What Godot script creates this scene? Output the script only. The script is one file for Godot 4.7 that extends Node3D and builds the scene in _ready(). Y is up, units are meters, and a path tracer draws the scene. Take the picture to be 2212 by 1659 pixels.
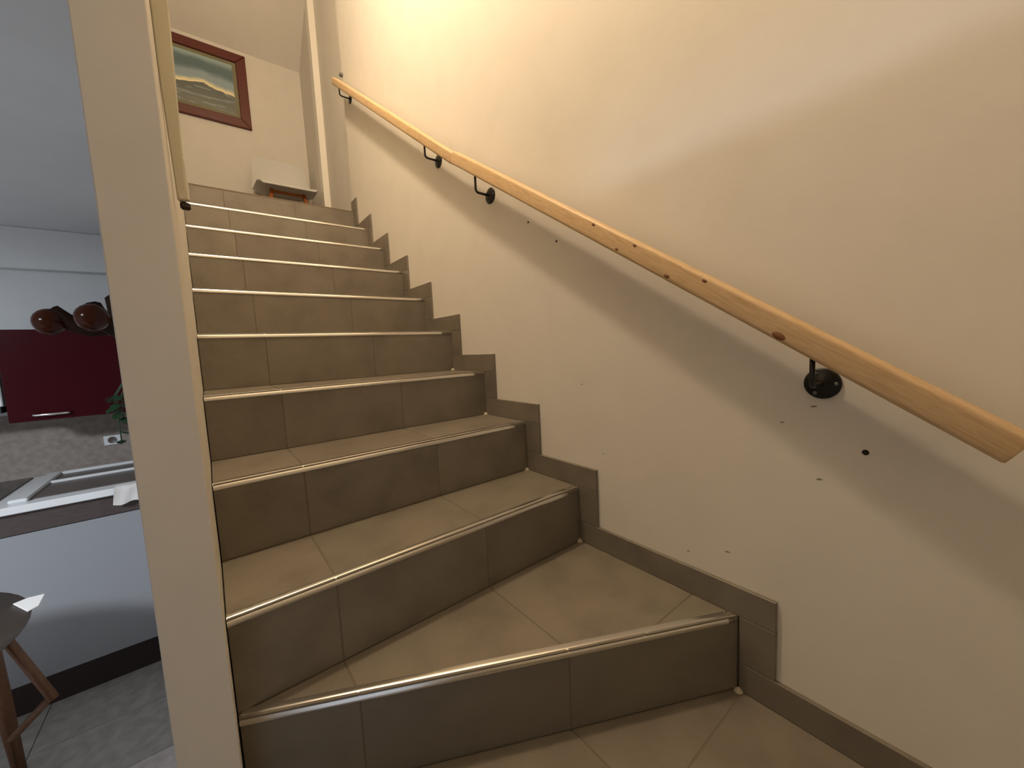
extends Node3D
# Tiled staircase with a handrail, a landing room above and a kitchen beyond the partition. Units are metres,
# y is up, the handrail wall is the plane x = 0 and the flight climbs towards -z. Tread i lies at y = i * RISE.

const RISE := 0.175
const STEP_L := -0.892         # left ends of the steps
const LEFT := -0.894           # stair side of the left partition
const SK_H := 0.067            # height of the skirting strip
const SK_W := 0.071            # width of the upright skirting pieces
const GAP := 0.0012            # half a tile joint

var M := {}
var nose_z := []               # nosing line at the right wall, index 1..10
var taken := {}

# ---------------------------------------------------------------- materials
func noise_tex(freq: float, seed_: int, ramp: Array, octaves := 4, size := 512, warp := 0.0) -> NoiseTexture2D:
	var n := FastNoiseLite.new()
	n.seed = seed_
	n.frequency = freq
	n.noise_type = FastNoiseLite.TYPE_SIMPLEX_SMOOTH
	n.fractal_octaves = octaves
	if warp > 0.0:
		n.domain_warp_enabled = true
		n.domain_warp_amplitude = warp
	var t := NoiseTexture2D.new()
	t.width = size; t.height = size
	t.seamless = true
	t.noise = n
	if ramp.size() > 0:
		var g := Gradient.new()
		var offs := PackedFloat32Array(); var cols := PackedColorArray()
		for r in ramp:
			offs.append(r[0]); cols.append(r[1])
		g.offsets = offs; g.colors = cols
		t.color_ramp = g
	return t

func normal_tex(freq: float, seed_: int, strength: float, size := 512) -> NoiseTexture2D:
	var t := noise_tex(freq, seed_, [], 4, size)
	t.as_normal_map = true
	t.bump_strength = strength
	return t

func mat(c: Color, rough := 0.6, metal := 0.0) -> StandardMaterial3D:
	var m := StandardMaterial3D.new()
	m.albedo_color = c
	m.roughness = rough
	m.metallic = metal
	return m

func tri(m: StandardMaterial3D, tex: Texture2D, scale: Vector3, world := true, nrm: Texture2D = null, ns := 0.3) -> StandardMaterial3D:
	m.albedo_texture = tex
	m.uv1_triplanar = true
	m.uv1_world_triplanar = world
	m.uv1_scale = scale
	if nrm:
		m.normal_enabled = true
		m.normal_texture = nrm
		m.normal_scale = ns
	return m

func make_materials() -> void:
	var plaster := noise_tex(0.012, 11, [[0.0, Color(0.98, 0.978, 0.974)], [0.5, Color(0.992, 0.992, 0.99)], [1.0, Color(1, 1, 1)]])
	var plaster_n := normal_tex(0.05, 12, 2.0)
	M.wall = tri(mat(Color(0.885, 0.865, 0.83), 0.75), plaster, Vector3(0.8, 0.8, 0.8), true, plaster_n, 0.07)
	M.white_wall = tri(mat(Color(0.86, 0.865, 0.87), 0.75), plaster, Vector3(0.8, 0.8, 0.8), true, plaster_n, 0.07)
	M.splash = tri(mat(Color(0.62, 0.57, 0.53), 0.6), noise_tex(0.03, 21, [[0.0, Color(0.82, 0.81, 0.8)], [1.0, Color(1, 1, 1)]]), Vector3(1.5, 1.5, 1.5))
	# stair tiles: four slightly different taupe stonewares
	var cloud := noise_tex(0.009, 31, [[0.0, Color(0.87, 0.865, 0.86)], [0.45, Color(0.95, 0.95, 0.945)], [1.0, Color(1, 1, 1)]], 5, 512, 18.0)
	var tile_n := normal_tex(0.06, 32, 2.0)
	var tones := [Color(0.497, 0.465, 0.418), Color(0.511, 0.479, 0.430), Color(0.488, 0.456, 0.411), Color(0.502, 0.474, 0.426)]
	for k in 4:
		var t := tri(mat(tones[k], 0.38), cloud, Vector3(1.3, 1.3, 1.3), true, tile_n, 0.12)
		t.uv1_offset = Vector3(0.31 * k, 0.17 * k, 0.23 * k)
		M["tile%d" % k] = t
	M.grout = mat(Color(0.43, 0.39, 0.335), 0.9)
	M.grout_pale = mat(Color(0.74, 0.70, 0.63), 0.9)
	M.steel = mat(Color(0.90, 0.89, 0.87), 0.22, 1.0)
	M.steel_dull = tri(mat(Color(0.60, 0.57, 0.52), 0.6, 0.4), noise_tex(0.05, 33, [[0.3, Color(0.55, 0.53, 0.5)], [0.7, Color(1, 1, 1)]]), Vector3(6, 6, 6))
	# pine handrail, grain along local x
	var grain := noise_tex(0.02, 41, [[0.0, Color(0.88, 0.80, 0.68)], [0.42, Color(0.95, 0.91, 0.84)], [0.55, Color(1, 0.97, 0.92)], [0.75, Color(0.93, 0.87, 0.77)], [1.0, Color(1, 0.98, 0.94)]], 4, 512, 12.0)
	M.pine = tri(mat(Color(0.875, 0.785, 0.655), 0.45), grain, Vector3(0.9, 14, 14), false)
	M.knot = mat(Color(0.45, 0.28, 0.15), 0.6)
	M.black = mat(Color(0.022, 0.022, 0.024), 0.35)
	M.screw = mat(Color(0.42, 0.43, 0.42), 0.35, 0.8)
	M.knob = mat(Color(0.42, 0.41, 0.40), 0.5)
	M.hole = mat(Color(0.16, 0.13, 0.10), 0.9)
	M.scuff = mat(Color(0.52, 0.48, 0.42), 0.9)
	M.trim_white = mat(Color(0.93, 0.91, 0.87), 0.35)
	M.frame_red = tri(mat(Color(0.40, 0.135, 0.085), 0.4), noise_tex(0.02, 51, [[0.0, Color(0.8, 0.8, 0.8)], [1.0, Color(1, 1, 1)]]), Vector3(3, 20, 20))
	M.strip = mat(Color(0.80, 0.78, 0.70), 0.6)
	M.mount = mat(Color(0.52, 0.50, 0.40), 0.8)
	M.shell = mat(Color(0.84, 0.835, 0.82), 0.35)
	var ash := noise_tex(0.02, 61, [[0.0, Color(0.75, 0.6, 0.45)], [0.6, Color(1, 0.95, 0.85)], [1.0, Color(0.85, 0.72, 0.56)]])
	M.leg_wood = tri(mat(Color(0.72, 0.47, 0.28), 0.5), ash, Vector3(16, 1.2, 16), false)
	M.table_leg = tri(mat(Color(0.42, 0.30, 0.21), 0.6), ash, Vector3(16, 1.2, 16), false)
	M.brown_foot = mat(Color(0.15, 0.08, 0.05), 0.6)
	# kitchen
	M.cab_red = mat(Color(0.23, 0.03, 0.055), 0.22)
	M.cab_red.metallic_specular = 0.25
	M.cab_white = mat(Color(0.57, 0.575, 0.59), 0.35)
	M.worktop = mat(Color(0.9, 0.9, 0.9), 0.25)
	M.fascia = tri(mat(Color(0.33, 0.28, 0.27), 0.5), noise_tex(0.02, 71, [[0.0, Color(0.75, 0.73, 0.72)], [1.0, Color(1, 1, 1)]]), Vector3(1.5, 18, 18))
	M.plinth = mat(Color(0.16, 0.10, 0.085), 0.6)
	M.hob = mat(Color(0.015, 0.015, 0.017), 0.08)
	M.basin = mat(Color(0.36, 0.32, 0.30), 0.35)
	M.plate = mat(Color(0.86, 0.86, 0.86), 0.4)
	M.cloth = tri(mat(Color(0.90, 0.88, 0.87), 0.95), noise_tex(0.1, 72, [[0.0, Color(0.88, 0.87, 0.86)], [1.0, Color(1, 1, 1)]]), Vector3(8, 8, 8))
	M.amber = mat(Color(0.20, 0.085, 0.035), 0.15)
	M.amber.metallic_specular = 0.25
	M.dark_wood = mat(Color(0.13, 0.075, 0.04), 0.7)
	M.dark_wood.metallic_specular = 0.2
	M.leaf = mat(Color(0.16, 0.28, 0.17), 0.5)
	M.pot = mat(Color(0.55, 0.55, 0.53), 0.6)
	M.table_top = tri(mat(Color(0.34, 0.295, 0.265), 0.5), noise_tex(0.02, 73, [[0.0, Color(0.82, 0.8, 0.78)], [1.0, Color(1, 1, 1)]]), Vector3(2, 2, 12))
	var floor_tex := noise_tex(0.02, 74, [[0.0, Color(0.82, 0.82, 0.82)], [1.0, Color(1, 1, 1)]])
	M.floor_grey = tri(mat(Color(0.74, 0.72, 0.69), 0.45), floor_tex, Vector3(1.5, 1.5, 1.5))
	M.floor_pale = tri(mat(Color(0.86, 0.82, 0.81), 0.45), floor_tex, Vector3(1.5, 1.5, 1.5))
	M.paper = mat(Color(0.93, 0.91, 0.89), 0.9)

# ---------------------------------------------------------------- mesh helpers
func st_new(smooth := false) -> SurfaceTool:
	var st := SurfaceTool.new()
	st.begin(Mesh.PRIMITIVE_TRIANGLES)
	st.set_smooth_group(0 if smooth else -1)
	return st

func quad(st: SurfaceTool, a: Vector3, b: Vector3, c: Vector3, d: Vector3) -> void:
	for p in [a, b, c, a, c, d]:
		st.add_vertex(p)

func out_quad(st: SurfaceTool, a: Vector3, b: Vector3, c: Vector3, d: Vector3, away: Vector3) -> void:
	# adds the quad so that its front (clockwise) side faces along away
	if (b - a).cross(c - a).dot(away) > 0.0 or (c - a).cross(d - a).dot(away) > 0.0:
		quad(st, a, d, c, b)
	else:
		quad(st, a, b, c, d)

func fan(st: SurfaceTool, pts: Array, away: Vector3) -> void:
	var flip: bool = false
	var area := Vector3.ZERO
	for i in range(1, pts.size() - 1):
		area += (pts[i] - pts[0]).cross(pts[i + 1] - pts[0])
	flip = area.dot(away) > 0.0
	for i in range(1, pts.size() - 1):
		st.add_vertex(pts[0])
		if flip:
			st.add_vertex(pts[i + 1]); st.add_vertex(pts[i])
		else:
			st.add_vertex(pts[i]); st.add_vertex(pts[i + 1])

func inset(poly: PackedVector2Array, d: float) -> PackedVector2Array:
	var n := poly.size()
	var area := 0.0
	for i in n:
		area += poly[i].cross(poly[(i + 1) % n])
	var s := 1.0 if area > 0 else -1.0
	var res := PackedVector2Array()
	for i in n:
		var p := poly[i]
		var e1 := (p - poly[(i + n - 1) % n]).normalized()
		var e2 := (poly[(i + 1) % n] - p).normalized()
		var n1 := Vector2(-e1.y, e1.x) * s
		var n2 := Vector2(-e2.y, e2.x) * s
		var k := 1.0 + n1.dot(n2)
		res.append(p + (n1 + n2) * (d / maxf(k, 0.2)))
	return res

# a plate: outline pts in the plane (U, V) through o, thickness th along N, front edge chamfered by ch
func slab(st: SurfaceTool, o: Vector3, U: Vector3, V: Vector3, N: Vector3, pts: PackedVector2Array, th: float, ch := 0.0012) -> void:
	var back := []; var mid := []; var top := []
	var ins := inset(pts, ch)
	var cen := Vector3.ZERO
	for i in pts.size():
		var p: Vector3 = o + U * pts[i].x + V * pts[i].y
		back.append(p); mid.append(p + N * (th - ch))
		top.append(o + U * ins[i].x + V * ins[i].y + N * th)
		cen += p
	cen /= pts.size()
	if pts.size() > 4 and not is_convex(pts):
		var tris := Geometry2D.triangulate_polygon(pts)
		for k in range(0, tris.size(), 3):
			fan(st, [top[tris[k]], top[tris[k + 1]], top[tris[k + 2]]], N)
			fan(st, [back[tris[k]], back[tris[k + 1]], back[tris[k + 2]]], -N)
	else:
		fan(st, top, N); fan(st, back, -N)
	var area := 0.0
	for i in pts.size():
		area += pts[i].cross(pts[(i + 1) % pts.size()])
	for i in pts.size():
		var j := (i + 1) % pts.size()
		var e := pts[j] - pts[i]
		var nn := Vector2(e.y, -e.x) * (1.0 if area > 0 else -1.0)
		var away := (U * nn.x + V * nn.y).normalized()
		out_quad(st, back[i], back[j], mid[j], mid[i], away)
		out_quad(st, mid[i], mid[j], top[j], top[i], away + N)

func is_convex(p: PackedVector2Array) -> bool:
	var sg := 0.0
	for i in p.size():
		var c := (p[(i + 1) % p.size()] - p[i]).cross(p[(i + 2) % p.size()] - p[(i + 1) % p.size()])
		if absf(c) < 1e-9: continue
		if sg != 0.0 and signf(c) != sg: return false
		sg = signf(c)
	return true

func rect(a: float, b: float, c: float, d: float) -> PackedVector2Array:
	return PackedVector2Array([Vector2(a, c), Vector2(b, c), Vector2(b, d), Vector2(a, d)])

# box from corner lo to corner hi with all edges chamfered
func box(st: SurfaceTool, lo: Vector3, hi: Vector3, ch := 0.0) -> void:
	var c := (lo + hi) * 0.5
	var h := (hi - lo) * 0.5
	var e := minf(ch, minf(h.x, minf(h.y, h.z)) * 0.49)
	var ax := [Vector3.RIGHT, Vector3.UP, Vector3.BACK]
	for i in 3:
		var u: Vector3 = ax[(i + 1) % 3]; var v: Vector3 = ax[(i + 2) % 3]; var n: Vector3 = ax[i]
		var hu: float = h[(i + 1) % 3]; var hv: float = h[(i + 2) % 3]; var hn: float = h[i]
		for s in [-1.0, 1.0]:
			var o: Vector3 = c + n * hn * s
			out_quad(st, o - u * (hu - e) - v * (hv - e), o + u * (hu - e) - v * (hv - e), o + u * (hu - e) + v * (hv - e), o - u * (hu - e) + v * (hv - e), n * s)
		if e > 0.0:
			for s in [-1.0, 1.0]:
				for t in [-1.0, 1.0]:   # edges along n, between faces u and v
					var a: Vector3 = c + u * hu * s + v * (hv - e) * t
					var b: Vector3 = c + u * (hu - e) * s + v * hv * t
					out_quad(st, a - n * (hn - e), a + n * (hn - e), b + n * (hn - e), b - n * (hn - e), u * s + v * t)
	if e > 0.0:
		for sx in [-1.0, 1.0]:
			for sy in [-1.0, 1.0]:
				for sz in [-1.0, 1.0]:
					var s := Vector3(sx, sy, sz)
					fan(st, [c + s * Vector3(h.x, h.y - e, h.z - e), c + s * Vector3(h.x - e, h.y, h.z - e), c + s * Vector3(h.x - e, h.y - e, h.z)], s)

# tube along points with one radius for each point
func tube(st: SurfaceTool, pts: Array, rad: Array, seg := 10, closed_ends := true) -> void:
	var rings := []
	for i in pts.size():
		var t: Vector3
		if i == 0: t = pts[1] - pts[0]
		elif i == pts.size() - 1: t = pts[i] - pts[i - 1]
		else: t = (pts[i] - pts[i - 1]).normalized() + (pts[i + 1] - pts[i]).normalized()
		t = t.normalized()
		var up := Vector3.UP if absf(t.y) < 0.95 else Vector3.RIGHT
		var u := t.cross(up).normalized()
		if i > 0:
			var pu: Vector3 = rings[i - 1][1]
			u = (pu - t * pu.dot(t)).normalized()
		var v := t.cross(u).normalized()
		var ring := []
		for k in seg:
			var a := TAU * k / seg
			ring.append(pts[i] + (u * cos(a) + v * sin(a)) * rad[i])
		rings.append([ring, u])
	for i in pts.size() - 1:
		for k in seg:
			var k2 := (k + 1) % seg
			var mid: Vector3 = (rings[i][0][k] + rings[i][0][k2]) * 0.5 - pts[i]
			out_quad(st, rings[i][0][k], rings[i][0][k2], rings[i + 1][0][k2], rings[i + 1][0][k], mid)
	if closed_ends:
		fan(st, rings[0][0], pts[0] - pts[1])
		fan(st, rings[-1][0], pts[-1] - pts[-2])

# surface of revolution about the axis A through o; prof holds (radius, height)
func lathe(st: SurfaceTool, o: Vector3, A: Vector3, prof: Array, seg := 24) -> void:
	var u := A.cross(Vector3.UP if absf(A.y) < 0.9 else Vector3.RIGHT).normalized()
	var v := A.cross(u).normalized()
	for i in prof.size() - 1:
		var p: Vector2 = prof[i]; var q: Vector2 = prof[i + 1]
		var e := q - p
		for k in seg:
			var a := TAU * k / seg; var b := TAU * (k + 1) / seg
			var da := u * cos(a) + v * sin(a); var db := u * cos(b) + v * sin(b)
			var away := (da + db).normalized() * e.y - A * e.x
			if p.x < 1e-6:
				fan(st, [o + A * p.y, o + A * q.y + da * q.x, o + A * q.y + db * q.x], away)
			elif q.x < 1e-6:
				fan(st, [o + A * q.y, o + A * p.y + da * p.x, o + A * p.y + db * p.x], away)
			else:
				out_quad(st, o + A * p.y + da * p.x, o + A * p.y + db * p.x, o + A * q.y + db * q.x, o + A * q.y + da * q.x, away)

# ---------------------------------------------------------------- object helpers
func numbered(called: String) -> String:
	if not taken.has(called):
		taken[called] = 0
		return called
	taken[called] += 1
	return "%s_%03d" % [called, taken[called]]

func obj(called: String, st: SurfaceTool, m: Material, parent: Node = null) -> MeshInstance3D:
	st.generate_normals()
	var mi := MeshInstance3D.new()
	mi.mesh = st.commit()
	mi.material_override = m
	mi.cast_shadow = GeometryInstance3D.SHADOW_CASTING_SETTING_ON
	if parent:
		mi.name = called
		parent.add_child(mi, true)
	else:
		mi.name = numbered(called)
		add_child(mi, true)
	return mi

func tag(o: Node, label: String, category: String, group := "") -> Node:
	o.set_meta("label", label)
	o.set_meta("category", category)
	if group != "":
		o.set_meta("group", group)
	return o

func struct(o: Node, label: String, category: String) -> Node:
	o.set_meta("kind", "structure")
	return tag(o, label, category)

func node(called: String, at := Vector3.ZERO, parent: Node = null) -> Node3D:
	var n := Node3D.new()
	if parent:
		n.name = called
		parent.add_child(n, true)
	else:
		n.name = numbered(called)
		add_child(n, true)
	n.position = at
	return n

func box_obj(called: String, lo: Vector3, hi: Vector3, m: Material, parent: Node = null, ch := 0.0) -> MeshInstance3D:
	var st := st_new()
	box(st, lo, hi, ch)
	return obj(called, st, m, parent)

# ---------------------------------------------------------------- set up
func _ready() -> void:
	var cam := Camera3D.new()
	cam.name = "camera"
	add_child(cam)
	cam.fov = 89.63
	cam.near = 0.02
	cam.position = Vector3(-0.876, 0.790, 0.638)
	cam.basis = Basis(Vector3.UP, deg_to_rad(-38.02)) * Basis(Vector3.RIGHT, deg_to_rad(-5.44)) * Basis(Vector3.BACK, deg_to_rad(-2.68))
	cam.current = true
	var env := Environment.new()
	env.background_mode = Environment.BG_COLOR
	env.background_color = Color(0, 0, 0)
	env.tonemap_mode = Environment.TONE_MAPPER_LINEAR
	env.tonemap_exposure = 1.2
	env.sdfgi_enabled = true
	env.ssao_enabled = true
	env.ssil_enabled = true
	var we := WorldEnvironment.new()
	we.name = "world_environment"
	we.environment = env
	add_child(we)

	make_materials()
	nose_z.resize(11)
	nose_z[1] = 0.302
	for i in range(2, 11):
		nose_z[i] = -0.161 - 0.2445 * (i - 2)

	wall_lamp()
	kitchen_lamp()
	stairwell()
	staircase()
	skirting()
	landing_room()
	kitchen_shell()
	handrail()
	coat_hook()
	picture()
	landing_chair()
	kitchen_units()
	kitchen_things()

# warm globe on the left wall of the stairwell, above the picture's top edge
func wall_lamp() -> void:
	var n := node("wall_lamp", Vector3(LEFT, 3.15, -0.50))
	tag(n, "round opal globe lamp on the left stairwell wall", "lamp")
	var st := st_new(true)
	lathe(st, Vector3.ZERO, Vector3.RIGHT, [Vector2(0.0, 0.0), Vector2(0.05, 0.0), Vector2(0.05, 0.012), Vector2(0.044, 0.018), Vector2(0.0, 0.018)])
	obj("back_plate", st, M.trim_white, n)
	var g := st_new(true)
	var prof := []
	for k in 13:
		var a := PI * k / 12.0
		prof.append(Vector2(0.070 * sin(a), -0.070 * cos(a)))
	prof[0].x = 0.0; prof[12].x = 0.0
	lathe(g, Vector3(0.094, 0, 0), Vector3.UP, prof)
	var glow := mat(Color(1, 0.96, 0.88), 0.4)
	glow.emission_enabled = true
	glow.emission = Color(1.0, 0.86, 0.66)
	glow.emission_energy_multiplier = 1.5
	obj("globe", g, glow, n)
	var s := st_new(true)
	tube(s, [Vector3(0.015, 0, 0), Vector3(0.030, 0, 0)], [0.016, 0.016])
	obj("socket", s, M.trim_white, n)
	var l := OmniLight3D.new()
	l.name = "globe_light"
	n.add_child(l)
	l.position = Vector3(0.094, 0, 0)
	l.light_color = Color(1.0, 0.90, 0.765)
	l.light_energy = 2.0
	l.light_size = 0.08
	l.omni_range = 14.0
	l.omni_attenuation = 2.0
	l.shadow_enabled = true

# cool LED panel under the kitchen ceiling
func kitchen_lamp() -> void:
	var n := node("ceiling_lamp", Vector3(-2.6, 1.5, 0.0))
	tag(n, "square cool white panel lamp under the kitchen ceiling", "lamp")
	box_obj("frame", Vector3(-0.22, -0.03, -0.22), Vector3(0.22, 0, 0.22), M.trim_white, n, 0.004)
	var glow := mat(Color(0.95, 0.97, 1), 0.5)
	glow.emission_enabled = true
	glow.emission = Color(0.88, 0.94, 1.0)
	glow.emission_energy_multiplier = 1.5
	box_obj("diffuser", Vector3(-0.2, -0.036, -0.2), Vector3(0.2, -0.0301, 0.2), glow, n)
	var l := AreaLight3D.new()
	l.name = "panel_light"
	n.add_child(l)
	l.position = Vector3(0, -0.042, 0)
	l.rotation_degrees = Vector3(-90, 0, 0)
	l.area_size = Vector2(0.4, 0.4)
	l.light_color = Color(0.92, 0.96, 1.0)
	l.light_energy = 7.0
	l.set("area_range", 14.0)
	l.shadow_enabled = true

# ---------------------------------------------------------------- the stairwell
func stairwell() -> void:
	# right wall, x = 0, from the back of the stairwell to the landing doorway
	var w := box_obj("wall_right", Vector3(0, -0.9, -2.15), Vector3(0.2, 4.15, 1.3), M.wall)
	struct(w, "tall cream plastered wall that carries the wooden handrail", "wall")
	for h in [[1.198, -0.355, 0.0038], [1.107, -0.228, 0.0038], [0.581, 0.498, 0.0050]]:
		var st := st_new(true)
		lathe(st, Vector3(0.003, h[0], h[1]), Vector3.LEFT, [Vector2(0, 0.0), Vector2(h[2] * 0.7, 0.0), Vector2(h[2], 0.0034), Vector2(h[2] * 0.6, 0.0036), Vector2(0, 0.0030)], 10)
		obj("plugged_hole", st, M.hole, w).set_meta("label", "small dark screw hole in the plaster")
	for s in [[1257, 830, 0.004], [1303, 980, 0.003], [1487, 1190, 0.004], [1572, 1192, 0.006], [1770, 1035, 0.005], [1758, 878, 0.006], [1690, 912, 0.004]]:
		var p := on_wall(s[0], s[1])
		var st := st_new()
		slab(st, Vector3(0, p.y, p.z), Vector3.BACK, Vector3.UP, Vector3.LEFT, PackedVector2Array([Vector2(-s[2], -0.0008), Vector2(-s[2] * 0.3, -0.0016), Vector2(s[2], 0.0002), Vector2(s[2] * 0.4, 0.0016), Vector2(-s[2] * 0.5, 0.0010)]), 0.0006, 0.0002)
		obj("scuff", st, M.scuff, w)
	# wall behind the photographer
	struct(box_obj("wall_back", Vector3(-1.05, -0.9, 1.3), Vector3(0.2, 4.15, 1.5), M.wall), "cream wall closing the foot of the stairwell", "wall")
	# the partition between stairs and kitchen, its narrow end facing the foot of the flight
	struct(box_obj("wall_left", Vector3(-0.967, -0.7, -2.15), Vector3(LEFT, 4.15, -0.080), M.wall, null, 0.0015), "thin cream partition on the left of the steps with a narrow end", "wall")
	struct(box_obj("wall_left_upper", Vector3(-1.06, 1.548, -0.08), Vector3(-0.967, 4.15, 1.3), M.wall), "cream wall above the opening to the kitchen", "wall")
	struct(box_obj("wall_left_added", Vector3(-1.06, -0.7, 0.75), Vector3(-0.932, 1.5, 1.3), M.wall), "unseen cream wall added beside the kitchen opening to cut light spill", "wall")  # unseen wall, added to narrow the opening and hold back cool kitchen light
	# narrow white strip that hangs against the partition just behind its end
	var strip := node("wall_strip", Vector3(-0.885, 1.07, -0.262))
	tag(strip, "narrow white strip with a dark tip hanging on the partition by the steps", "strip")
	var ss := st_new()
	slab(ss, Vector3(0, 0, -0.008), Vector3.RIGHT, Vector3.UP, Vector3.BACK, PackedVector2Array([Vector2(-0.0045, 0.004), Vector2(-0.0015, 0.0), Vector2(0.0055, 0.0), Vector2(0.0085, 0.004), Vector2(0.032, 1.1), Vector2(-0.0088, 1.1), Vector2(-0.0088, 0.19)]), 0.016, 0.002)
	obj("strip_body", ss, M.strip, strip)
	box_obj("edge", Vector3(0.0082, 0.004, -0.010), Vector3(0.0125, 0.075, 0.0), M.trim_white, strip, 0.001)
	box_obj("tip", Vector3(-0.002, -0.0125, -0.010), Vector3(0.0125, -0.0005, 0.002), M.brown_foot, strip, 0.003)
	box_obj("hook", Vector3(-0.0089, 1.06, -0.004), Vector3(0.010, 1.09, 0.004), M.trim_white, strip, 0.001)
	# ceiling over stairs and landing
	struct(box_obj("ceiling", Vector3(-1.95, 4.15, -3.0), Vector3(0.3, 4.3, 1.5), M.wall), "white ceiling over the stairs", "ceiling")

# a pixel of the 2212 x 1659 photograph carried on to the handrail wall
func on_wall(px: float, py: float, x := 0.0) -> Vector3:
	var b := Basis(Vector3.UP, deg_to_rad(-38.02)) * Basis(Vector3.RIGHT, deg_to_rad(-5.44)) * Basis(Vector3.BACK, deg_to_rad(-2.68))
	var d := b * Vector3((px - 1106.0) / 834.9, (829.5 - py) / 834.9, -1.0)
	var c := Vector3(-0.876, 0.790, 0.638)
	return c + d * ((x - c.x) / d.x)

func photo_ray(px: float, py: float) -> Vector3:
	var b := Basis(Vector3.UP, deg_to_rad(-38.02)) * Basis(Vector3.RIGHT, deg_to_rad(-5.44)) * Basis(Vector3.BACK, deg_to_rad(-2.68))
	return b * Vector3((px - 1106.0) / 834.9, (829.5 - py) / 834.9, -1.0)

func photo_z(px: float, py: float, z: float) -> Vector3:
	var d := photo_ray(px, py)
	return Vector3(-0.876, 0.790, 0.638) + d * ((z - 0.638) / d.z)

func photo_y(px: float, py: float, y: float) -> Vector3:
	var d := photo_ray(px, py)
	return Vector3(-0.876, 0.790, 0.638) + d * ((y - 0.790) / d.y)

func nose_at(i: int, x: float) -> float:
	# z of the front edge of tread i at x
	if i == 1:
		return lerpf(0.302, -0.149, x / LEFT)
	return nose_z[i]

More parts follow.
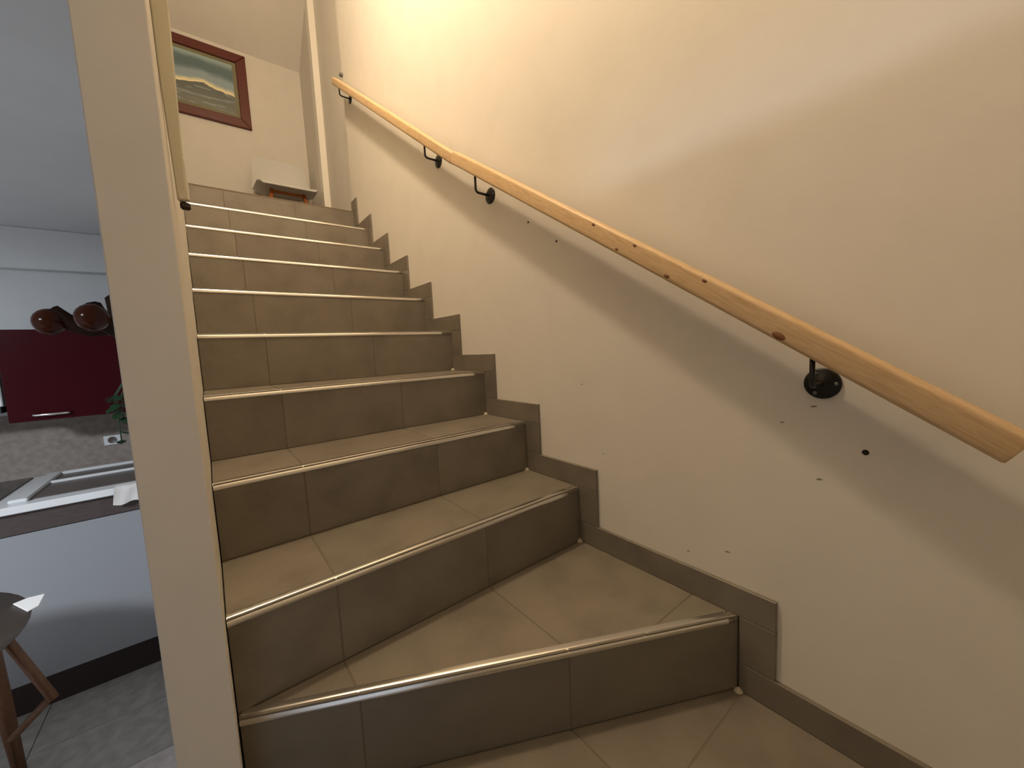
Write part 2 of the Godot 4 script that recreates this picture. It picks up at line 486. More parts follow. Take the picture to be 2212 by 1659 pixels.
func staircase() -> void:
	var root := node("staircase", Vector3(0, 0, 0))
	tag(root, "taupe tiled staircase with shiny metal nosings climbing beside the cream wall", "staircase")
	var rng := RandomNumberGenerator.new()
	rng.seed = 7
	var th := 0.009
	var lower := node("winder_steps", Vector3.ZERO)
	tag(lower, "lowest tiled steps turning from the flight down to the kitchen floor", "steps")
	for i in range(-3, 11):
		var y := i * RISE
		# outline of the tread (x, z) seen from above
		var poly := PackedVector2Array()
		var edge := []                      # nosing line from left to right
		if i >= 2 and i <= 9:
			poly = rect(STEP_L, -0.0005, nose_z[i + 1], nose_z[i])
			edge = [Vector2(STEP_L, nose_z[i]), Vector2(-0.006, nose_z[i])]
		elif i == 10:
			poly = rect(STEP_L, -0.0005, -2.15, nose_z[10])
			edge = [Vector2(STEP_L, nose_z[10]), Vector2(-0.010, nose_z[10])]
		elif i == 1:
			poly = PackedVector2Array([Vector2(STEP_L, nose_z[2]), Vector2(-0.0005, nose_z[2]), Vector2(-0.0005, 0.302), Vector2(STEP_L, -0.149)])
			edge = [Vector2(STEP_L + 0.001, -0.149), Vector2(-0.0098, 0.2972)]
		elif i == 0:
			poly = PackedVector2Array([Vector2(STEP_L, -0.149), Vector2(-0.0005, 0.302), Vector2(-0.0005, 1.2975), Vector2(-0.136, 1.2975), Vector2(STEP_L, -0.079)])
			edge = [Vector2(STEP_L + 0.002, -0.079), Vector2(-0.136, 1.2975)]
		elif i == -1:
			poly = PackedVector2Array([Vector2(STEP_L, -0.079), Vector2(-0.136, 1.2975), Vector2(-0.93, 1.2975), Vector2(-0.93, -0.079)])
			edge = [Vector2(-0.93, -0.079), Vector2(-0.93, 0.7475)]
		else:
			var x1 := -0.93 - 0.25 * (-2 - i)
			poly = rect(x1 - 0.25, x1, -0.079, 0.7475)
			edge = [Vector2(x1 - 0.25, -0.079), Vector2(x1 - 0.25, 0.7475)]
		# screed body under the tiles, in the colour of the joints
		var low: float = maxf(-0.7, y - 0.34)
		var st := st_new()
		var body_poly := inset(poly, 0.0009 if i == 1 else 0.0016) if i < 2 else rect(STEP_L, -0.0005, nose_z[i + 1] - 0.02 if i < 10 else -2.149, nose_z[i] - 0.0009)
		slab(st, Vector3(0, low, 0), Vector3.RIGHT, Vector3.BACK, Vector3.UP, body_poly, y - low - 0.0010, 0.0005)
		var step := obj("step", st, M.grout, root if i >= 0 else lower)
		# tread tiles cut from a 0.358 m grid that starts at the right wall and at the foot of the next riser
		var z0: float = nose_z[i + 1] if i >= 1 and i < 10 else (-0.047 if i == 0 else -0.5)
		if i == 10: z0 = nose_z[10] - 0.358
		var x0 := 0.0 if i >= 0 else poly[0].x
		var shrunk := inset(poly, 0.0)
		for a in range(-4, 5):
			for b in range(-3, 7):
				var cell := rect(x0 - 0.358 * (a + 1) + GAP, x0 - 0.358 * a - GAP, z0 + 0.358 * b + GAP, z0 + 0.358 * (b + 1) - GAP)
				for piece in Geometry2D.intersect_polygons(cell, shrunk):
					if poly_area(piece) < 0.0006: continue
					var ts := st_new()
					slab(ts, Vector3(0, y - th, 0), Vector3.RIGHT, Vector3.BACK, Vector3.UP, inset(piece, 0.0004), th, 0.0008)
					obj("tread_tile", ts, M["tile%d" % rng.randi_range(0, 3)], step)
		# riser tiles under the nosing
		var a2 := Vector3(edge[0].x, y, edge[0].y); var b2 := Vector3(edge[1].x, y, edge[1].y)
		if i >= 0: b2.x = minf(b2.x, -0.0005)
		var U := (b2 - a2).normalized()
		var N := U.cross(Vector3.DOWN).normalized()
		if i < 0: N = Vector3.LEFT
		elif N.z < 0: N = -N
		var L := a2.distance_to(b2)
		var cuts := [0.0]
		if i >= 0:
			for k in [2, 1]:
				var t = (-0.358 * k - a2.x) / (b2.x - a2.x) * L
				if t > 0.02 and t < L - 0.02: cuts.append(t)
		else:
			cuts.append(L * 0.5)
		cuts.append(L + 0.004 if i == 1 else L)
		for k in cuts.size() - 1:
			var rs := st_new()
			var lowy: float = -RISE + 0.0008
			slab(rs, a2 - N * 0.0085, U, Vector3.UP, N, rect(cuts[k] + (GAP if k > 0 else 0.0), cuts[k + 1] - (GAP if k < cuts.size() - 2 else 0.0), lowy, -0.0115), 0.0085, 0.0008)
			obj("riser_tile", rs, M["tile%d" % rng.randi_range(0, 3)], step)
		# rounded metal nosing; the landing edge has none
		if i == 10: continue
		var dull := 0.05 if i >= 2 and i <= 5 else (0.02 if i > 0 else 0.0)
		nosing(step, a2, U, N, 0.0, L - dull, M.steel, "nosing")
		if dull > 0.0:
			nosing(step, a2, U, N, L - dull, L, M.steel_dull, "nosing_end").set_meta("label", "dull grout-smeared end of the metal nosing")
	# pale dabs of grout in the inner corners by the wall
	for i in range(0, 5):
		var st := st_new(true)
		var zc: float = nose_z[i + 1] + 0.002
		lathe(st, Vector3(-0.012, i * RISE, zc), Vector3.UP, [Vector2(0.010, 0.0), Vector2(0.008, 0.004), Vector2(0.003, 0.008), Vector2(0.0, 0.009)], 8)
		obj("grout_dab", st, M.grout_pale, root)

func poly_area(p: PackedVector2Array) -> float:
	var a := 0.0
	for i in p.size():
		a += p[i].cross(p[(i + 1) % p.size()])
	return absf(a) * 0.5

func nosing(parent: Node, a: Vector3, U: Vector3, N: Vector3, t0: float, t1: float, m: Material, called: String) -> MeshInstance3D:
	var prof := [Vector2(-0.018, -0.003), Vector2(-0.018, 0.0012)]
	for k in 9:
		var ang := PI * 0.5 * (1.0 - k / 8.0)
		prof.append(Vector2(-0.010 + 0.012 * cos(ang), -0.0108 + 0.012 * sin(ang)))
	prof.append(Vector2(0.002, -0.0135)); prof.append(Vector2(-0.006, -0.0135))
	var st := st_new()
	var p0 := []; var p1 := []
	var cen := Vector2(-0.006, -0.006)
	for q in prof:
		p0.append(a + U * t0 + N * q.x + Vector3.UP * q.y)
		p1.append(a + U * t1 + N * q.x + Vector3.UP * q.y)
	for k in prof.size():
		var j := (k + 1) % prof.size()
		var c2: Vector2 = (prof[k] + prof[j]) * 0.5 - cen
		st.set_smooth_group(1 if k >= 1 and k < 10 else -1)
		out_quad(st, p0[k], p0[j], p1[j], p1[k], N * c2.x + Vector3.UP * c2.y)
	st.set_smooth_group(-1)
	fan(st, p0, -U); fan(st, p1, U)
	return obj(called, st, m, parent)

# stepped skirting of the same tile on the right wall
func skirting() -> void:
	var root := node("baseboard_right", Vector3.ZERO)
	struct(root, "stepped taupe tile skirting along the handrail wall", "baseboard")
	var rng := RandomNumberGenerator.new()
	rng.seed = 9
	for i in range(0, 11):
		var y := i * RISE
		var zb: float = nose_z[i + 1] + 0.0005 if i < 10 else -2.15
		var zf: float = nose_z[i] + SK_W if i > 0 else 1.2975
		var cuts := [zb, zf]
		if i == 0: cuts = [zb, 0.66, zf]
		for k in cuts.size() - 1:
			var st := st_new()
			slab(st, Vector3(0, y + 0.0006, 0), Vector3.BACK, Vector3.UP, Vector3.LEFT, rect(cuts[k] + 0.0006, cuts[k + 1] - 0.0006, 0.0, SK_H - 0.0006), 0.009, 0.001)
			obj("skirting_tile", st, M["tile%d" % rng.randi_range(0, 3)], root)
		if i > 0:
			var st := st_new()
			slab(st, Vector3(0, y - RISE + SK_H + 0.0008, 0), Vector3.BACK, Vector3.UP, Vector3.LEFT, rect(nose_z[i] + 0.001, zf, 0.0, RISE - SK_H - 0.0008), 0.009, 0.001)
			obj("skirting_tile", st, M["tile%d" % rng.randi_range(0, 3)], root)

# ---------------------------------------------------------------- the room at the head of the stairs
func landing_room() -> void:
	# side wall set back from the handrail wall, with a white post standing proud of it
	struct(box_obj("wall_room_right", Vector3(0.08, 1.6, -3.86), Vector3(0.28, 4.15, -2.15), M.wall), "side wall of the upstairs room behind the white chair", "wall")
	struct(box_obj("trim_2", Vector3(0.030, 1.7505, -3.06), Vector3(0.08, 4.15, -2.97), M.trim_white, null, 0.003), "white upright post on the side wall at the head of the stairs", "trim")
	struct(box_obj("wall_room_back", Vector3(-1.75, 1.6, -3.86), Vector3(0.08, 4.15, -3.66), M.wall), "cream wall upstairs where the red framed picture hangs", "wall")
	struct(box_obj("wall_room_left", Vector3(-1.95, 1.6, -3.86), Vector3(-1.75, 4.15, -2.0), M.wall), "left wall of the upstairs room", "wall")
	struct(box_obj("wall_room_front", Vector3(-1.75, 1.75, -2.1), Vector3(-0.967, 4.15, -2.0), M.wall), "wall of the upstairs room beside the stairwell", "wall")
	# floor of tiles
	var fl := box_obj("floor", Vector3(-1.75, 1.55, -3.66), Vector3(0.08, 1.7415, -2.1505), M.grout)
	struct(fl, "taupe tiled floor of the upstairs room", "floor")
	var k := 0
	for a in range(0, 8):
		for b in range(0, 5):
			var x1 := 0.08 - 0.358 * a - 0.0016; var x0 := maxf(x1 - 0.3548, -1.749)
			var z1 := -2.152 - 0.358 * b; var z0 := maxf(z1 - 0.3548, -3.659)
			if x1 - x0 < 0.02 or z1 - z0 < 0.02: continue
			var st := st_new()
			slab(st, Vector3(0, 1.7415, 0), Vector3.RIGHT, Vector3.BACK, Vector3.UP, rect(x0, x1, z0, z1), 0.0085, 0.0008)
			obj("floor_tile", st, M["tile%d" % (k % 4)], fl)
			k += 3
	# sloped ceiling: leaves the back wall at y = 3.49 and rises towards the stairs
	var st2 := st_new()
	slab(st2, Vector3(-1.75, 0, 0), Vector3.BACK, Vector3.UP, Vector3.RIGHT, PackedVector2Array([Vector2(-3.66, 3.495), Vector2(-2.87, 4.149), Vector2(-3.0, 4.149), Vector2(-3.0, 4.3), Vector2(-3.66, 4.3)]), 1.83, 0.001)
	struct(obj("ceiling_sloped", st2, M.wall), "sloped ceiling of the upstairs room above the picture", "ceiling")

func picture() -> void:
	var n := node("framed_picture", Vector3(-0.76, 3.146, -3.66))
	tag(n, "landscape painting in a wide dark red frame on the upstairs wall", "picture")
	var w := 0.40; var h := 0.306; var f := 0.074
	box_obj("backing", Vector3(-w + 0.01, -h + 0.01, 0.001), Vector3(w - 0.01, h - 0.01, 0.008), M.mount, n)
	for s in [-1.0, 1.0]:
		var a := st_new()
		slab(a, Vector3(0, 0, 0.001), Vector3.RIGHT, Vector3.UP, Vector3.BACK, PackedVector2Array([Vector2(-w, h * s), Vector2(w, h * s), Vector2(w - f, (h - f) * s), Vector2(-w + f, (h - f) * s)]), 0.026, 0.004)
		obj("frame_rail", a, M.frame_red, n)
		var b := st_new()
		slab(b, Vector3(0, 0, 0.001), Vector3.RIGHT, Vector3.UP, Vector3.BACK, PackedVector2Array([Vector2(w * s, -h), Vector2(w * s, h), Vector2((w - f) * s, h - f), Vector2((w - f) * s, -h + f)]), 0.026, 0.004)
		obj("frame_rail", b, M.frame_red, n)
	# the painted sheet: grey sky, a pale band of light over hills, grey land
	var iw := 256; var ih := 176
	var img := Image.create(iw, ih, false, Image.FORMAT_RGB8)
	var no := FastNoiseLite.new()
	no.seed = 3; no.frequency = 0.02
	var fine := FastNoiseLite.new()
	fine.seed = 4; fine.frequency = 0.09
	for y in ih:
		for x in iw:
			var u := float(x) / iw; var v := float(y) / ih
			var wob := no.get_noise_2d(x * 0.6, y * 2.5) * 0.05
			var ridge := 0.575 + 0.10 * absf(u - 0.62) * 1.6 - 0.05 * exp(-pow((u - 0.62) / 0.12, 2.0)) + fine.get_noise_2d(x * 0.4, 0) * 0.018
			var c: Color
			if v < ridge:
				var t := v / ridge
				c = Color(0.50, 0.56, 0.56).lerp(Color(0.30, 0.36, 0.37), smoothstep(0.02, 0.26, t + wob))
				c = c.lerp(Color(0.47, 0.52, 0.54), smoothstep(0.42, 0.66, t + wob))
				c = c.lerp(Color(0.80, 0.74, 0.58), smoothstep(0.80, 0.97, t + wob * 0.6))
			else:
				var g := (v - ridge) / (1.0 - ridge)
				c = Color(0.31, 0.32, 0.30).lerp(Color(0.40, 0.40, 0.36), g)
				c = c.lerp(Color(0.55, 0.58, 0.57), 0.5 * smoothstep(0.12, 0.4, no.get_noise_2d(x * 0.5 - y * 0.5, y * 3.0)))
			img.set_pixel(x, y, Color(minf(c.r * 1.22, 1.0), minf(c.g * 1.25, 1.0), minf(c.b * 1.27, 1.0)))
	var sheet := mat(Color(1, 1, 1), 0.5)
	sheet.albedo_texture = ImageTexture.create_from_image(img)
	var ps := SurfaceTool.new()
	ps.begin(Mesh.PRIMITIVE_TRIANGLES)
	var mw := w - f - 0.030; var mh := h - f - 0.028
	var c4 := [[Vector3(-mw, mh, 0.0095), Vector2(0, 0)], [Vector3(mw, mh, 0.0095), Vector2(1, 0)], [Vector3(mw, -mh, 0.0095), Vector2(1, 1)], [Vector3(-mw, -mh, 0.0095), Vector2(0, 1)]]
	for q in [0, 1, 2, 0, 2, 3]:
		ps.set_normal(Vector3.BACK)
		ps.set_uv(c4[q][1]); ps.add_vertex(c4[q][0])
	var pm := MeshInstance3D.new()
	pm.name = "painting"
	pm.mesh = ps.commit()
	pm.material_override = sheet
	n.add_child(pm, true)

# ---------------------------------------------------------------- the handrail
func rail(parent: Node, a: Vector3, b: Vector3, w: float, h: float, r: float) -> MeshInstance3D:
	# a and b are the ends of the centre line; built along local x so that the grain runs lengthwise
	var L := a.distance_to(b)
	var st := st_new(true)
	var ring := []
	for c in [[1, 1], [-1, 1], [-1, -1], [1, -1]]:
		for k in 5:
			var base: float = {"11": 0.0, "-11": 0.5, "-1-1": 1.0, "1-1": 1.5}["%d%d" % [c[0], c[1]]] * PI
			var ang: float = base + PI * 0.5 * k / 4.0
			ring.append(Vector2(c[0] * (w * 0.5 - r) + r * cos(ang), c[1] * (h * 0.5 - r) + r * sin(ang)))
	var cols := [[0.0, 0.94], [0.003, 1.0], [L - 0.003, 1.0], [L, 0.94]]
	for q in cols.size() - 1:
		for k in ring.size():
			var j := (k + 1) % ring.size()
			var f := func(p: Vector2, t: Array) -> Vector3: return Vector3(t[0], p.y * t[1], p.x * t[1])
			var m: Vector2 = ring[k] + ring[j]
			st.set_smooth_group(1)
			out_quad(st, f.call(ring[k], cols[q]), f.call(ring[j], cols[q]), f.call(ring[j], cols[q + 1]), f.call(ring[k], cols[q + 1]), Vector3(0, m.y, m.x))
	st.set_smooth_group(-1)
	var e0 := []; var e1 := []
	for p in ring:
		e0.append(Vector3(0, p.y * 0.94, p.x * 0.94)); e1.append(Vector3(L, p.y * 0.94, p.x * 0.94))
	fan(st, e0, Vector3.LEFT); fan(st, e1, Vector3.RIGHT)
	var o := obj("rail", st, M.pine, parent)
	var X := (b - a).normalized()
	var Z := Vector3.LEFT
	var Y := Z.cross(X).normalized()
	o.transform = Transform3D(Basis(X, Y, Z), a)
	return o

func handrail() -> void:
	var root := node("handrail", Vector3.ZERO)
	tag(root, "long pale pine handrail on black brackets along the cream wall", "handrail")
	var xc := -0.065
	# centre lines from the top end down to the joint and from the joint to the lower end
	var up_a := Vector3(xc, 2.530, -2.085); var up_b := Vector3(xc, 1.508, -0.683)
	var lo_a := Vector3(xc, 1.511, -0.680); var lo_b := Vector3(xc, 0.628, 0.656)
	rail(root, up_a, up_b, 0.040, 0.040, 0.008)
	var low := rail(root, lo_a, lo_b, 0.041, 0.044, 0.008)
	# knots: distance along the lower rail, side (top or bottom edge of the visible face), size
	var L := lo_a.distance_to(lo_b)
	for k in [[1280, 490, 1, 0.004], [1370, 533, 1, 0.004], [1518, 613, 1, 0.004], [1330, 543, -1, 0.0035], [1437, 602, -1, 0.005], [1678, 731, -1, 0.008]]:
		var p := on_wall(k[0], k[1], xc - 0.0205)
		var t := (p - lo_a).dot((lo_b - lo_a).normalized())
		var st := st_new(true)
		var oval := PackedVector2Array()
		for q in 12:
			oval.append(Vector2(k[3] * 1.5 * cos(TAU * q / 12.0), k[3] * 0.75 * sin(TAU * q / 12.0)))
		slab(st, Vector3(clampf(t, 0.02, L - 0.02), k[2] * 0.0125, 0.0198), Vector3.RIGHT, Vector3.UP, Vector3.BACK, oval, 0.0011, 0.0004)
		obj("knot", st, M.knot, low)
	for f in [[2.41, -2.014], [1.611, -0.926], [1.347, -0.557], [0.698, 0.436]]:
		bracket(root, f[0], f[1], up_a, up_b, lo_a, lo_b)

func coat_hook() -> void:
	var p := on_wall(730, 161)
	var st := st_new(true)
	lathe(st, Vector3.ZERO, Vector3.LEFT, [Vector2(0, 0), Vector2(0.011, 0), Vector2(0.0125, 0.006), Vector2(0.0125, 0.014), Vector2(0.009, 0.020), Vector2(0, 0.022)], 16)
	var k := obj("coat_hook", st, M.knob)
	k.position = Vector3(0.0005, p.y - 0.055, maxf(p.z, -2.134))
	tag(k, "small grey peg hook on the wall above the top end of the handrail", "hook")

func bracket(root: Node, y: float, z: float, ua: Vector3, ub: Vector3, la: Vector3, lb: Vector3) -> void:
	var a := ua if z < -0.682 else la
	var b := ub if z < -0.682 else lb
	var under: float = a.y + (b.y - a.y) * (z - a.z) / (b.z - a.z) - (0.0245 if z < -0.682 else 0.0265)
	var n := node("bracket", Vector3(0, y, z), root)
	var st := st_new(true)
	lathe(st, Vector3.ZERO, Vector3.LEFT, [Vector2(0, 0), Vector2(0.028, 0), Vector2(0.028, 0.003), Vector2(0.026, 0.005), Vector2(0.009, 0.0052), Vector2(0.0055, 0.010), Vector2(0.0, 0.010)], 28)
	obj("flange", st, M.black, n)
	var arm := st_new(true)
	var pts := [Vector3(-0.004, 0, 0), Vector3(-0.051, 0.0, 0)]
	for k in 5:
		var t := PI * 0.5 * k / 4.0
		pts.append(Vector3(-0.053 - 0.012 * sin(t), 0.012 * (1.0 - cos(t)), 0))
	pts.append(Vector3(-0.065, under - y, 0))
	var rad := []
	for p in pts: rad.append(0.0042)
	tube(arm, pts, rad, 12)
	obj("arm", arm, M.black, n)
	for k in 3:
		var ang := deg_to_rad(0.0 + 120.0 * k)
		var s := st_new(true)
		lathe(s, Vector3(-0.004, 0.0205 * sin(ang), 0.0205 * cos(ang)), Vector3.LEFT, [Vector2(0, 0), Vector2(0.0036, 0), Vector2(0.0036, 0.0014), Vector2(0.0022, 0.0022), Vector2(0, 0.0022)], 10)
		obj("screw", s, M.screw, n)

# ---------------------------------------------------------------- chairs and table
func moulded_chair(called: String) -> Node3D:
	var n := node(called)
	# shell: stations from the front lip to the top of the back (z forward, y, half width, edge lift, edge forward)
	var stn := [[0.235, 0.425, 0.190, 0.000, 0.0], [0.225, 0.442, 0.208, 0.004, 0.0], [0.16, 0.447, 0.222, 0.018, 0.0], [0.05, 0.438, 0.228, 0.030, 0.0], [-0.07, 0.434, 0.230, 0.042, 0.0],
		[-0.145, 0.446, 0.230, 0.045, 0.02], [-0.185, 0.485, 0.228, 0.03, 0.045], [-0.205, 0.55, 0.222, 0.0, 0.06], [-0.222, 0.64, 0.215, 0.0, 0.055], [-0.242, 0.74, 0.205, 0.0, 0.045], [-0.256, 0.80, 0.185, -0.008, 0.035], [-0.262, 0.822, 0.155, -0.014, 0.025]]
	var nu := 14
	var top := []; var bot := []
	for i in stn.size():
		var s: Array = stn[i]
		var p: Array = stn[maxi(i - 1, 0)]; var q: Array = stn[mini(i + 1, stn.size() - 1)]
		var t := Vector2(q[0] - p[0], q[1] - p[1]).normalized()
		var nn := Vector3(0, -t.x, t.y)          # towards the sitter
		if nn.y < 0 and absf(nn.y) > absf(nn.z): nn = -nn
		if absf(nn.z) >= absf(nn.y) and nn.z < 0: nn = -nn
		var ra := []; var rb := []
		for k in nu + 1:
			var u := 2.0 * k / nu - 1.0
			var c := pow(absf(u), 2.6)
			var v := Vector3(u * s[2], s[1] + c * s[3], s[0] + c * s[4])
			ra.append(v + nn * 0.003); rb.append(v - nn * 0.004)
		top.append(ra); bot.append(rb)
	var st := st_new(true)
	for i in stn.size() - 1:
		for k in nu:
			var away: Vector3 = (top[i][k] - bot[i][k])
			out_quad(st, top[i][k], top[i][k + 1], top[i + 1][k + 1], top[i + 1][k], away)
			out_quad(st, bot[i][k], bot[i][k + 1], bot[i + 1][k + 1], bot[i + 1][k], -away)
	st.set_smooth_group(-1)
	for i in stn.size() - 1:
		out_quad(st, top[i][0], top[i + 1][0], bot[i + 1][0], bot[i][0], Vector3.LEFT)
		out_quad(st, top[i][nu], top[i + 1][nu], bot[i + 1][nu], bot[i][nu], Vector3.RIGHT)
	for k in nu:
		out_quad(st, top[0][k], top[0][k + 1], bot[0][k + 1], bot[0][k], Vector3.BACK)
		var e := stn.size() - 1
		out_quad(st, top[e][k], top[e][k + 1], bot[e][k + 1], bot[e][k], Vector3.UP)
	obj("shell", st, M.shell, n)
	for sx in [-1.0, 1.0]:
		for sz in [-1.0, 1.0]:
			var lg := st_new(true)
			var a := Vector3(sx * 0.115, 0.425, sz * 0.105 + 0.01); var b := Vector3(sx * 0.215, 0.0, sz * 0.205 + 0.01)
			tube(lg, [a, a.lerp(b, 0.5), b], [0.017, 0.015, 0.011], 12)
			obj("leg", lg, M.leg_wood, n)
	for sz in [-1.0, 1.0]:
		var cb := st_new(true)
		tube(cb, [Vector3(-0.125, 0.412, sz * 0.11 + 0.01), Vector3(0.125, 0.412, sz * 0.11 + 0.01)], [0.012, 0.012], 10)
		obj("cross_bar", cb, M.leg_wood, n)
		var w1 := st_new(true)
		tube(w1, [Vector3(-0.13, 0.37, sz * 0.115 + 0.01), Vector3(0.175, 0.17, sz * 0.165 + 0.01)], [0.004, 0.004], 8)
		obj("strut", w1, M.black, n)
		var w2 := st_new(true)
		tube(w2, [Vector3(0.13, 0.37, sz * 0.115 + 0.01), Vector3(-0.175, 0.17, sz * 0.165 + 0.01)], [0.004, 0.004], 8)
		obj("strut", w2, M.black, n)
	return n

func landing_chair() -> void:
	var c := moulded_chair("moulded_chair")
	c.position = Vector3(-0.205, 1.75, -3.275)
	tag(c, "white moulded shell chair with wooden legs at the head of the stairs", "chair")

# ---------------------------------------------------------------- the kitchen beyond the partition
func kitchen_shell() -> void:
	struct(box_obj("wall_kitchen_back", Vector3(-4.5, -0.9, -2.67), Vector3(-0.967, 1.5, -2.47), M.white_wall), "pale kitchen wall behind the worktop", "wall")
	struct(box_obj("wall_kitchen_left", Vector3(-4.7, -0.9, -2.67), Vector3(-4.5, 1.5, 2.6), M.white_wall), "far left kitchen wall", "wall")
	struct(box_obj("wall_kitchen_front", Vector3(-4.7, -0.9, 2.4), Vector3(-1.05, 1.5, 2.6), M.white_wall), "kitchen wall opposite the worktop", "wall")
	struct(box_obj("wall_kitchen_right", Vector3(-1.05, -0.9, 1.5), Vector3(-0.9, 1.5, 2.6), M.white_wall), "kitchen wall beside the stair foot", "wall")
	struct(box_obj("ceiling_kitchen", Vector3(-4.7, 1.5, -2.67), Vector3(-0.967, 1.548, 2.6), M.white_wall), "white kitchen ceiling", "ceiling")
	struct(box_obj("trim_3", Vector3(-4.5, 1.296, -2.47), Vector3(-0.968, 1.5, -2.42), M.white_wall, null, 0.004), "boxed white bulkhead along the top of the kitchen wall", "trim")
	# splashback
	struct(box_obj("trim_4", Vector3(-4.5, 0.233, -2.469), Vector3(-0.968, 0.56, -2.462), M.splash), "grey-brown splashback above the worktop", "trim")
	# floor: grey tiles with a paler run beside the stairs
	var fl := box_obj("floor", Vector3(-4.5, -0.9, -2.47), Vector3(-0.967, -0.708, 2.4), M.grout)
	struct(fl, "grey tiled kitchen floor", "floor")
	var zs := [2.39, 1.79, 1.19, 0.59, -0.01, -0.61, -1.312, -1.63, -2.469]
	for i in zs.size() - 1:
		for a in 6:
			var x1 := -0.968 - 0.6 * a; var x0 := maxf(x1 - 0.597, -4.499)
			var st := st_new()
			slab(st, Vector3(0, -0.708, 0), Vector3.RIGHT, Vector3.BACK, Vector3.UP, rect(x0, x1, zs[i + 1] + 0.0015, zs[i] - 0.0015), 0.008, 0.001)
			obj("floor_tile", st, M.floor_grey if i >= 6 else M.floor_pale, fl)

func kitchen_units() -> void:
	var F := -1.852            # front of the worktop
	# base units: three cabinets with one pale door each
	for k in 2:
		var x1 := -0.97 - 0.9 * k; var x0 := x1 - 0.898
		var n := node("base_cabinet", Vector3((x0 + x1) * 0.5, -0.7, -2.16))
		tag(n, ["pale grey base cabinet next to the partition under the white cloth", "pale grey base cabinet further along under the black hob"][k], "cabinet", "base cabinets under the worktop")
		box_obj("body", Vector3(-0.448, 0.155, -0.30), Vector3(0.448, 0.9, 0.262), M.fascia, n)
		box_obj("plinth", Vector3(-0.449, 0.0, -0.30), Vector3(0.449, 0.155, 0.235), M.plinth, n)
		box_obj("door", Vector3(-0.4485, 0.155, 0.263), Vector3(0.4485, 0.803, 0.282), M.cab_white, n, 0.002)
		box_obj("drawer_front", Vector3(-0.4485, 0.806, 0.263), Vector3(0.4485, 0.899, 0.282), M.fascia, n, 0.002)
	# worktop
	var wt := box_obj("worktop", Vector3(-2.77, 0.2005, -2.4615), Vector3(-0.969, 0.233, F), M.worktop, null, 0.003)
	tag(wt, "white worktop over the pale kitchen cabinets", "worktop")
	# hob
	var hob := box_obj("hob", Vector3(-2.2, 0.2332, -2.43), Vector3(-1.635, 0.239, -1.93), M.hob, null, 0.002)
	tag(hob, "black glass hob set in the white worktop", "hob")
	# sink with a raised white rim and a drainer
	var s := node("sink", Vector3(-1.30, 0.2332, -2.2))
	tag(s, "white rimmed grey-brown sink in the worktop", "sink")
	box_obj("basin", Vector3(-0.23, 0.0, -0.19), Vector3(0.26, 0.004, 0.27), M.basin, s, 0.001)
	for r in [[Vector3(-0.285, 0, -0.22), Vector3(-0.23, 0.016, 0.30)], [Vector3(-0.23, 0, -0.225), Vector3(0.26, 0.016, -0.19)], [Vector3(-0.23, 0.0, -0.02), Vector3(0.15, 0.014, 0.005)], [Vector3(0.10, 0.0, -0.19), Vector3(0.15, 0.014, -0.02)]]:
		box_obj("rim", r[0], r[1], M.worktop, s, 0.004)
	# tap at the back of the sink, mostly behind the partition
	var tp := st_new(true)
	var pts := [Vector3(0.20, 0.0, -0.205), Vector3(0.20, 0.12, -0.205)]
	for k in 6:
		var t := PI * k / 5.0
		pts.append(Vector3(0.20, 0.12 + 0.05 * sin(t), -0.155 - 0.05 * cos(t)))
	var rr := []
	for p in pts: rr.append(0.010)
	tube(tp, pts, rr, 10)
	obj("tap", tp, M.black, s)
	# red wall cupboard with a lift-up door
	var c := node("wall_cupboard", Vector3(-1.28, 0.555, -2.29))
	tag(c, "glossy dark red wall cupboard with a slim metal handle", "cupboard")
	box_obj("body", Vector3(-0.322, 0.0, -0.18), Vector3(0.308, 0.416, 0.148), M.plinth, c)
	box_obj("door", Vector3(-0.3225, -0.002, 0.149), Vector3(0.3085, 0.418, 0.168), M.cab_red, c, 0.0015)
	var hd := st_new(true)
	tube(hd, [Vector3(-0.245, 0.025, 0.168), Vector3(-0.245, 0.025, 0.185), Vector3(-0.237, 0.025, 0.192), Vector3(-0.143, 0.025, 0.192), Vector3(-0.135, 0.025, 0.185), Vector3(-0.135, 0.025, 0.168)], [0.006, 0.006, 0.006, 0.006, 0.006, 0.006], 10)
	obj("handle", hd, M.steel, c)
	# extractor hood left of it
	var h := node("extractor_hood", Vector3(-1.92, 0.60, -2.29))
	tag(h, "white extractor hood beside the dark red cupboard", "hood")
	box_obj("hood_body", Vector3(-0.30, 0.03, -0.18), Vector3(0.305, 0.25, 0.15), M.worktop, h, 0.004)
	box_obj("filter_panel", Vector3(-0.29, 0.0, -0.17), Vector3(0.295, 0.03, 0.14), M.black, h)
	# double socket on the splashback
	var so := node("wall_socket", Vector3(-1.337, 0.374, -2.462))
	tag(so, "white wall socket on the grey-brown splashback", "socket")
	box_obj("plate", Vector3(-0.034, -0.027, 0.0), Vector3(0.034, 0.027, 0.009), M.plate, so, 0.002)
	var ss := st_new(true)
	lathe(ss, Vector3(0, 0, 0.009), Vector3.BACK, [Vector2(0.0, 0.0005), Vector2(0.016, 0.0005), Vector2(0.018, 0.0015), Vector2(0.019, 0.0)], 18)
	obj("outlet", ss, M.basin, so)

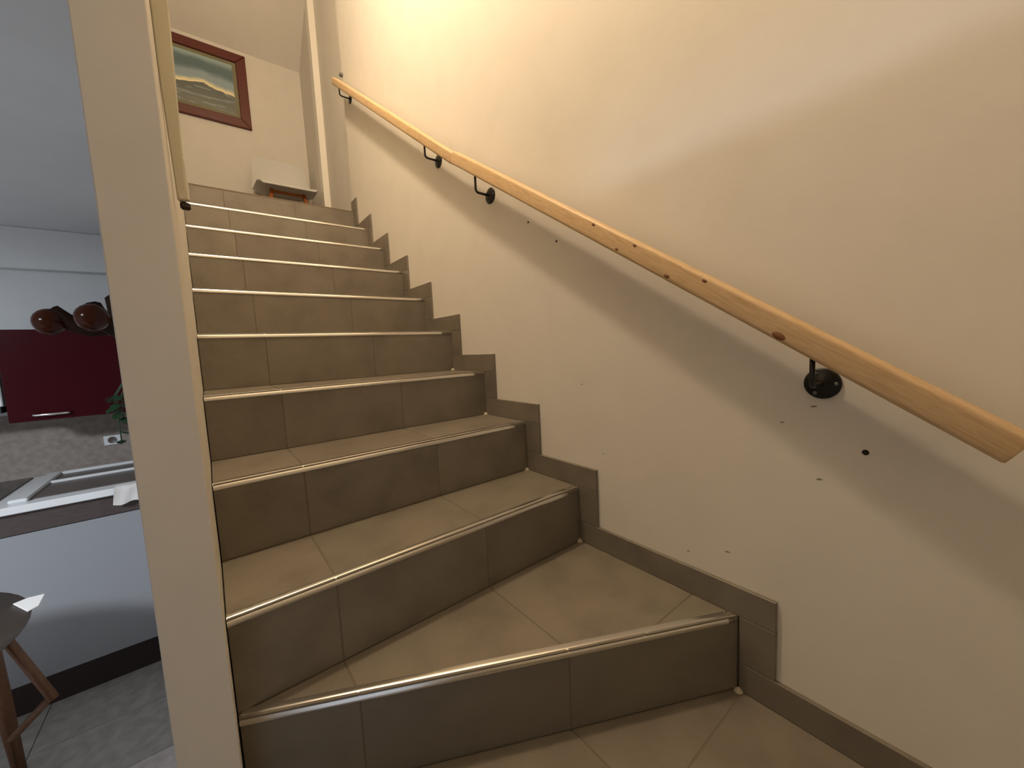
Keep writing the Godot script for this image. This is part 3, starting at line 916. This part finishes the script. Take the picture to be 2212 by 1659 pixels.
func kitchen_things() -> void:
	# tall cupboard added out of view to keep kitchen light off the handrail wall
	var tc := node("added_cupboard", Vector3(-1.78, -0.7, 0.30))
	tag(tc, "tall white cupboard added unseen by the stair foot to block kitchen light", "cupboard")
	box_obj("body", Vector3(-0.28, 0.10, -0.56), Vector3(0.28, 2.05, 0.34), M.worktop, tc, 0.003)
	box_obj("plinth", Vector3(-0.26, 0.0, -0.55), Vector3(0.26, 0.10, 0.33), M.plinth, tc)
	for s in [-1.0, 1.0]:
		box_obj("door", Vector3(-0.300, 0.105, -0.11 + minf(0.002 * s, 0.448 * s)), Vector3(-0.2805, 2.045, -0.11 + maxf(0.002 * s, 0.448 * s)), M.cab_white, tc, 0.002)

	# folded cloth hanging over the worktop edge
	var st := st_new(true)
	var rows := []
	for v in 9:
		var row := []
		for u in 9:
			var x := lerpf(-1.262, -1.15, u / 8.0) - 0.018 * maxf(0.0, v / 8.0 - 0.3)
			var t := v / 8.0
			var y := 0.2385 if t < 0.3 else 0.2385 - (t - 0.3) * 0.115 - 0.006 * sin(u * 0.9)
			var z := -1.90 + t * 0.195 if t < 0.3 else -1.8405 + 0.004 * sin(u * 1.7 + t * 4.0)
			row.append(Vector3(x, y, z))
		rows.append(row)
	for v in 8:
		for u in 8:
			out_quad(st, rows[v][u], rows[v][u + 1], rows[v + 1][u + 1], rows[v + 1][u], Vector3(0, 0.5, 1))
			var d := Vector3(0, -0.004, -0.004) if v < 2 else Vector3(0, 0, -0.004)
			out_quad(st, rows[v][u] + d, rows[v][u + 1] + d, rows[v + 1][u + 1] + d, rows[v + 1][u] + d, Vector3(0, -0.5, -1))
	tag(obj("dish_cloth", st, M.cloth), "white cloth hanging over the worktop edge", "cloth")

	# chandelier with dark amber globes
	var n := node("pendant_lamp", Vector3(-1.085, 0.90, -1.262))
	tag(n, "hanging lamp with dark amber glass globes in the kitchen", "lamp")
	var stem := st_new(true)
	lathe(stem, Vector3(0, 0.0, 0), Vector3.UP, [Vector2(0.0, -0.03), Vector2(0.03, -0.02), Vector2(0.05, 0.02), Vector2(0.04, 0.06), Vector2(0.044, 0.12), Vector2(0.012, 0.15), Vector2(0.008, 0.6), Vector2(0.0, 0.6)], 16)
	obj("stem", stem, M.dark_wood, n)
	for k in 5:
		var ang := TAU * k / 5.0 + PI
		var dir := Vector3(cos(ang), 0, sin(ang))
		var arm := st_new(true)
		var pts := []; var rad := []
		for q in 7:
			var t := q / 6.0
			pts.append(dir * 0.17 * t + Vector3(0, 0.055 - 0.045 * sin(PI * t) + 0.02 * t * t, 0)); rad.append(0.024)
		tube(arm, pts, rad, 8)
		obj("arm", arm, M.dark_wood, n)
		var g := st_new(true)
		var prof := []
		for q in 11:
			var a := PI * q / 10.0
			prof.append(Vector2(0.040 * sin(a), -0.042 * cos(a)))
		prof[0].x = 0.0; prof[10].x = 0.0
		lathe(g, dir * 0.175 + Vector3(0, 0.040, 0), Vector3.UP, prof, 18)
		obj("globe", g, M.amber, n)

	# trailing plant in a hanging pot, mostly behind the partition
	var p := node("hanging_plant", Vector3(-1.12, 0.62, -2.02))
	tag(p, "trailing green plant hanging beside the dark red cupboard", "plant")
	var pot := st_new(true)
	lathe(pot, Vector3.ZERO, Vector3.UP, [Vector2(0, 0), Vector2(0.045, 0), Vector2(0.06, 0.10), Vector2(0.064, 0.11), Vector2(0.054, 0.11), Vector2(0.05, 0.09), Vector2(0, 0.09)], 18)
	obj("pot", pot, M.pot, p)
	var cord := st_new(true)
	tube(cord, [Vector3(0, 0.09, 0), Vector3(0, 0.88, 0)], [0.003, 0.003], 6)
	obj("cord", cord, M.dark_wood, p)
	var rng := RandomNumberGenerator.new()
	rng.seed = 5
	for k in 4:
		var dx: float = [-0.118, -0.10, -0.125, -0.075][k]
		var low: float = [-0.19, -0.08, -0.04, -0.24][k]
		var stemt := st_new(true)
		var pts := [Vector3(0, 0.10, 0), Vector3(dx * 0.6, 0.11, 0.02), Vector3(dx * 0.95, 0.03, 0.03), Vector3(dx, low, 0.03)]
		tube(stemt, pts, [0.003, 0.003, 0.0025, 0.002], 6)
		obj("vine", stemt, M.leaf, p)
		for q in 6:
			var c: Vector3 = pts[2].lerp(pts[3], q / 5.0)
			var yaw := rng.randf() * TAU
			var d := Vector3(cos(yaw), -0.5, sin(yaw)).normalized()
			var s := d.cross(Vector3.UP).normalized()
			var lf := st_new()
			slab(lf, c, d, s, d.cross(s), PackedVector2Array([Vector2(0, -0.002), Vector2(0.014, -0.018), Vector2(0.036, -0.015), Vector2(0.055, 0), Vector2(0.036, 0.015), Vector2(0.014, 0.018), Vector2(0, 0.002)]), 0.0012, 0.0004)
			obj("leaf", lf, M.leaf, p)

	# round dining table with spread wooden legs
	var t := node("round_table", Vector3(-1.80, -0.7, -1.12))
	tag(t, "round brown table with crossed wooden legs in the kitchen", "table")
	var top := st_new(true)
	lathe(top, Vector3(0, 0.725, 0), Vector3.UP, [Vector2(0, 0), Vector2(0.41, 0), Vector2(0.428, 0.010), Vector2(0.43, 0.018), Vector2(0.425, 0.025), Vector2(0, 0.025)], 56)
	obj("table_top", top, M.table_top, t)
	# one leg stands towards the stairs and carries two crossed braces
	var o := t.position
	var legs := [[photo_z(-30, 1400, -1.40), photo_y(45, 1672, -0.7)], [Vector3(-1.60, 0.02, -0.95), Vector3(-1.50, -0.7, -0.80)], [Vector3(-2.00, 0.02, -1.28), Vector3(-2.10, -0.7, -1.42)], [Vector3(-2.00, 0.02, -0.95), Vector3(-2.10, -0.7, -0.80)]]
	for lg in legs:
		var st2 := st_new(true)
		lg[0].y = 0.026
		tube(st2, [lg[0] - o, lg[0].lerp(lg[1], 0.5) - o, lg[1] - o], [0.026, 0.023, 0.017], 12)
		obj("leg", st2, M.table_leg, t)
	for br in [[photo_z(5, 1372, -1.38), photo_z(116, 1508, -1.38), 0.014], [photo_z(112, 1503, -1.382), photo_z(26, 1596, -1.45), 0.012]]:
		var st3 := st_new(true)
		tube(st3, [br[0] - o, br[1] - o], [br[2], br[2]], 10)
		obj("brace", st3, M.table_leg, t)
	# sheet of paper curling over the table edge
	var pa := st_new()
	var corners := PackedVector2Array()
	for q in [[28, 1306], [60, 1293], [97, 1284], [84, 1309], [60, 1322]]:
		var p3 := photo_y(q[0], q[1], 0.0505)
		corners.append(Vector2(p3.x, p3.z))
	slab(pa, Vector3(0, 0.0505, 0), Vector3.RIGHT, Vector3.BACK, Vector3.UP, corners, 0.003, 0.0008)
	tag(obj("paper_sheet", pa, M.paper), "white sheet of paper at the edge of the round table", "paper")
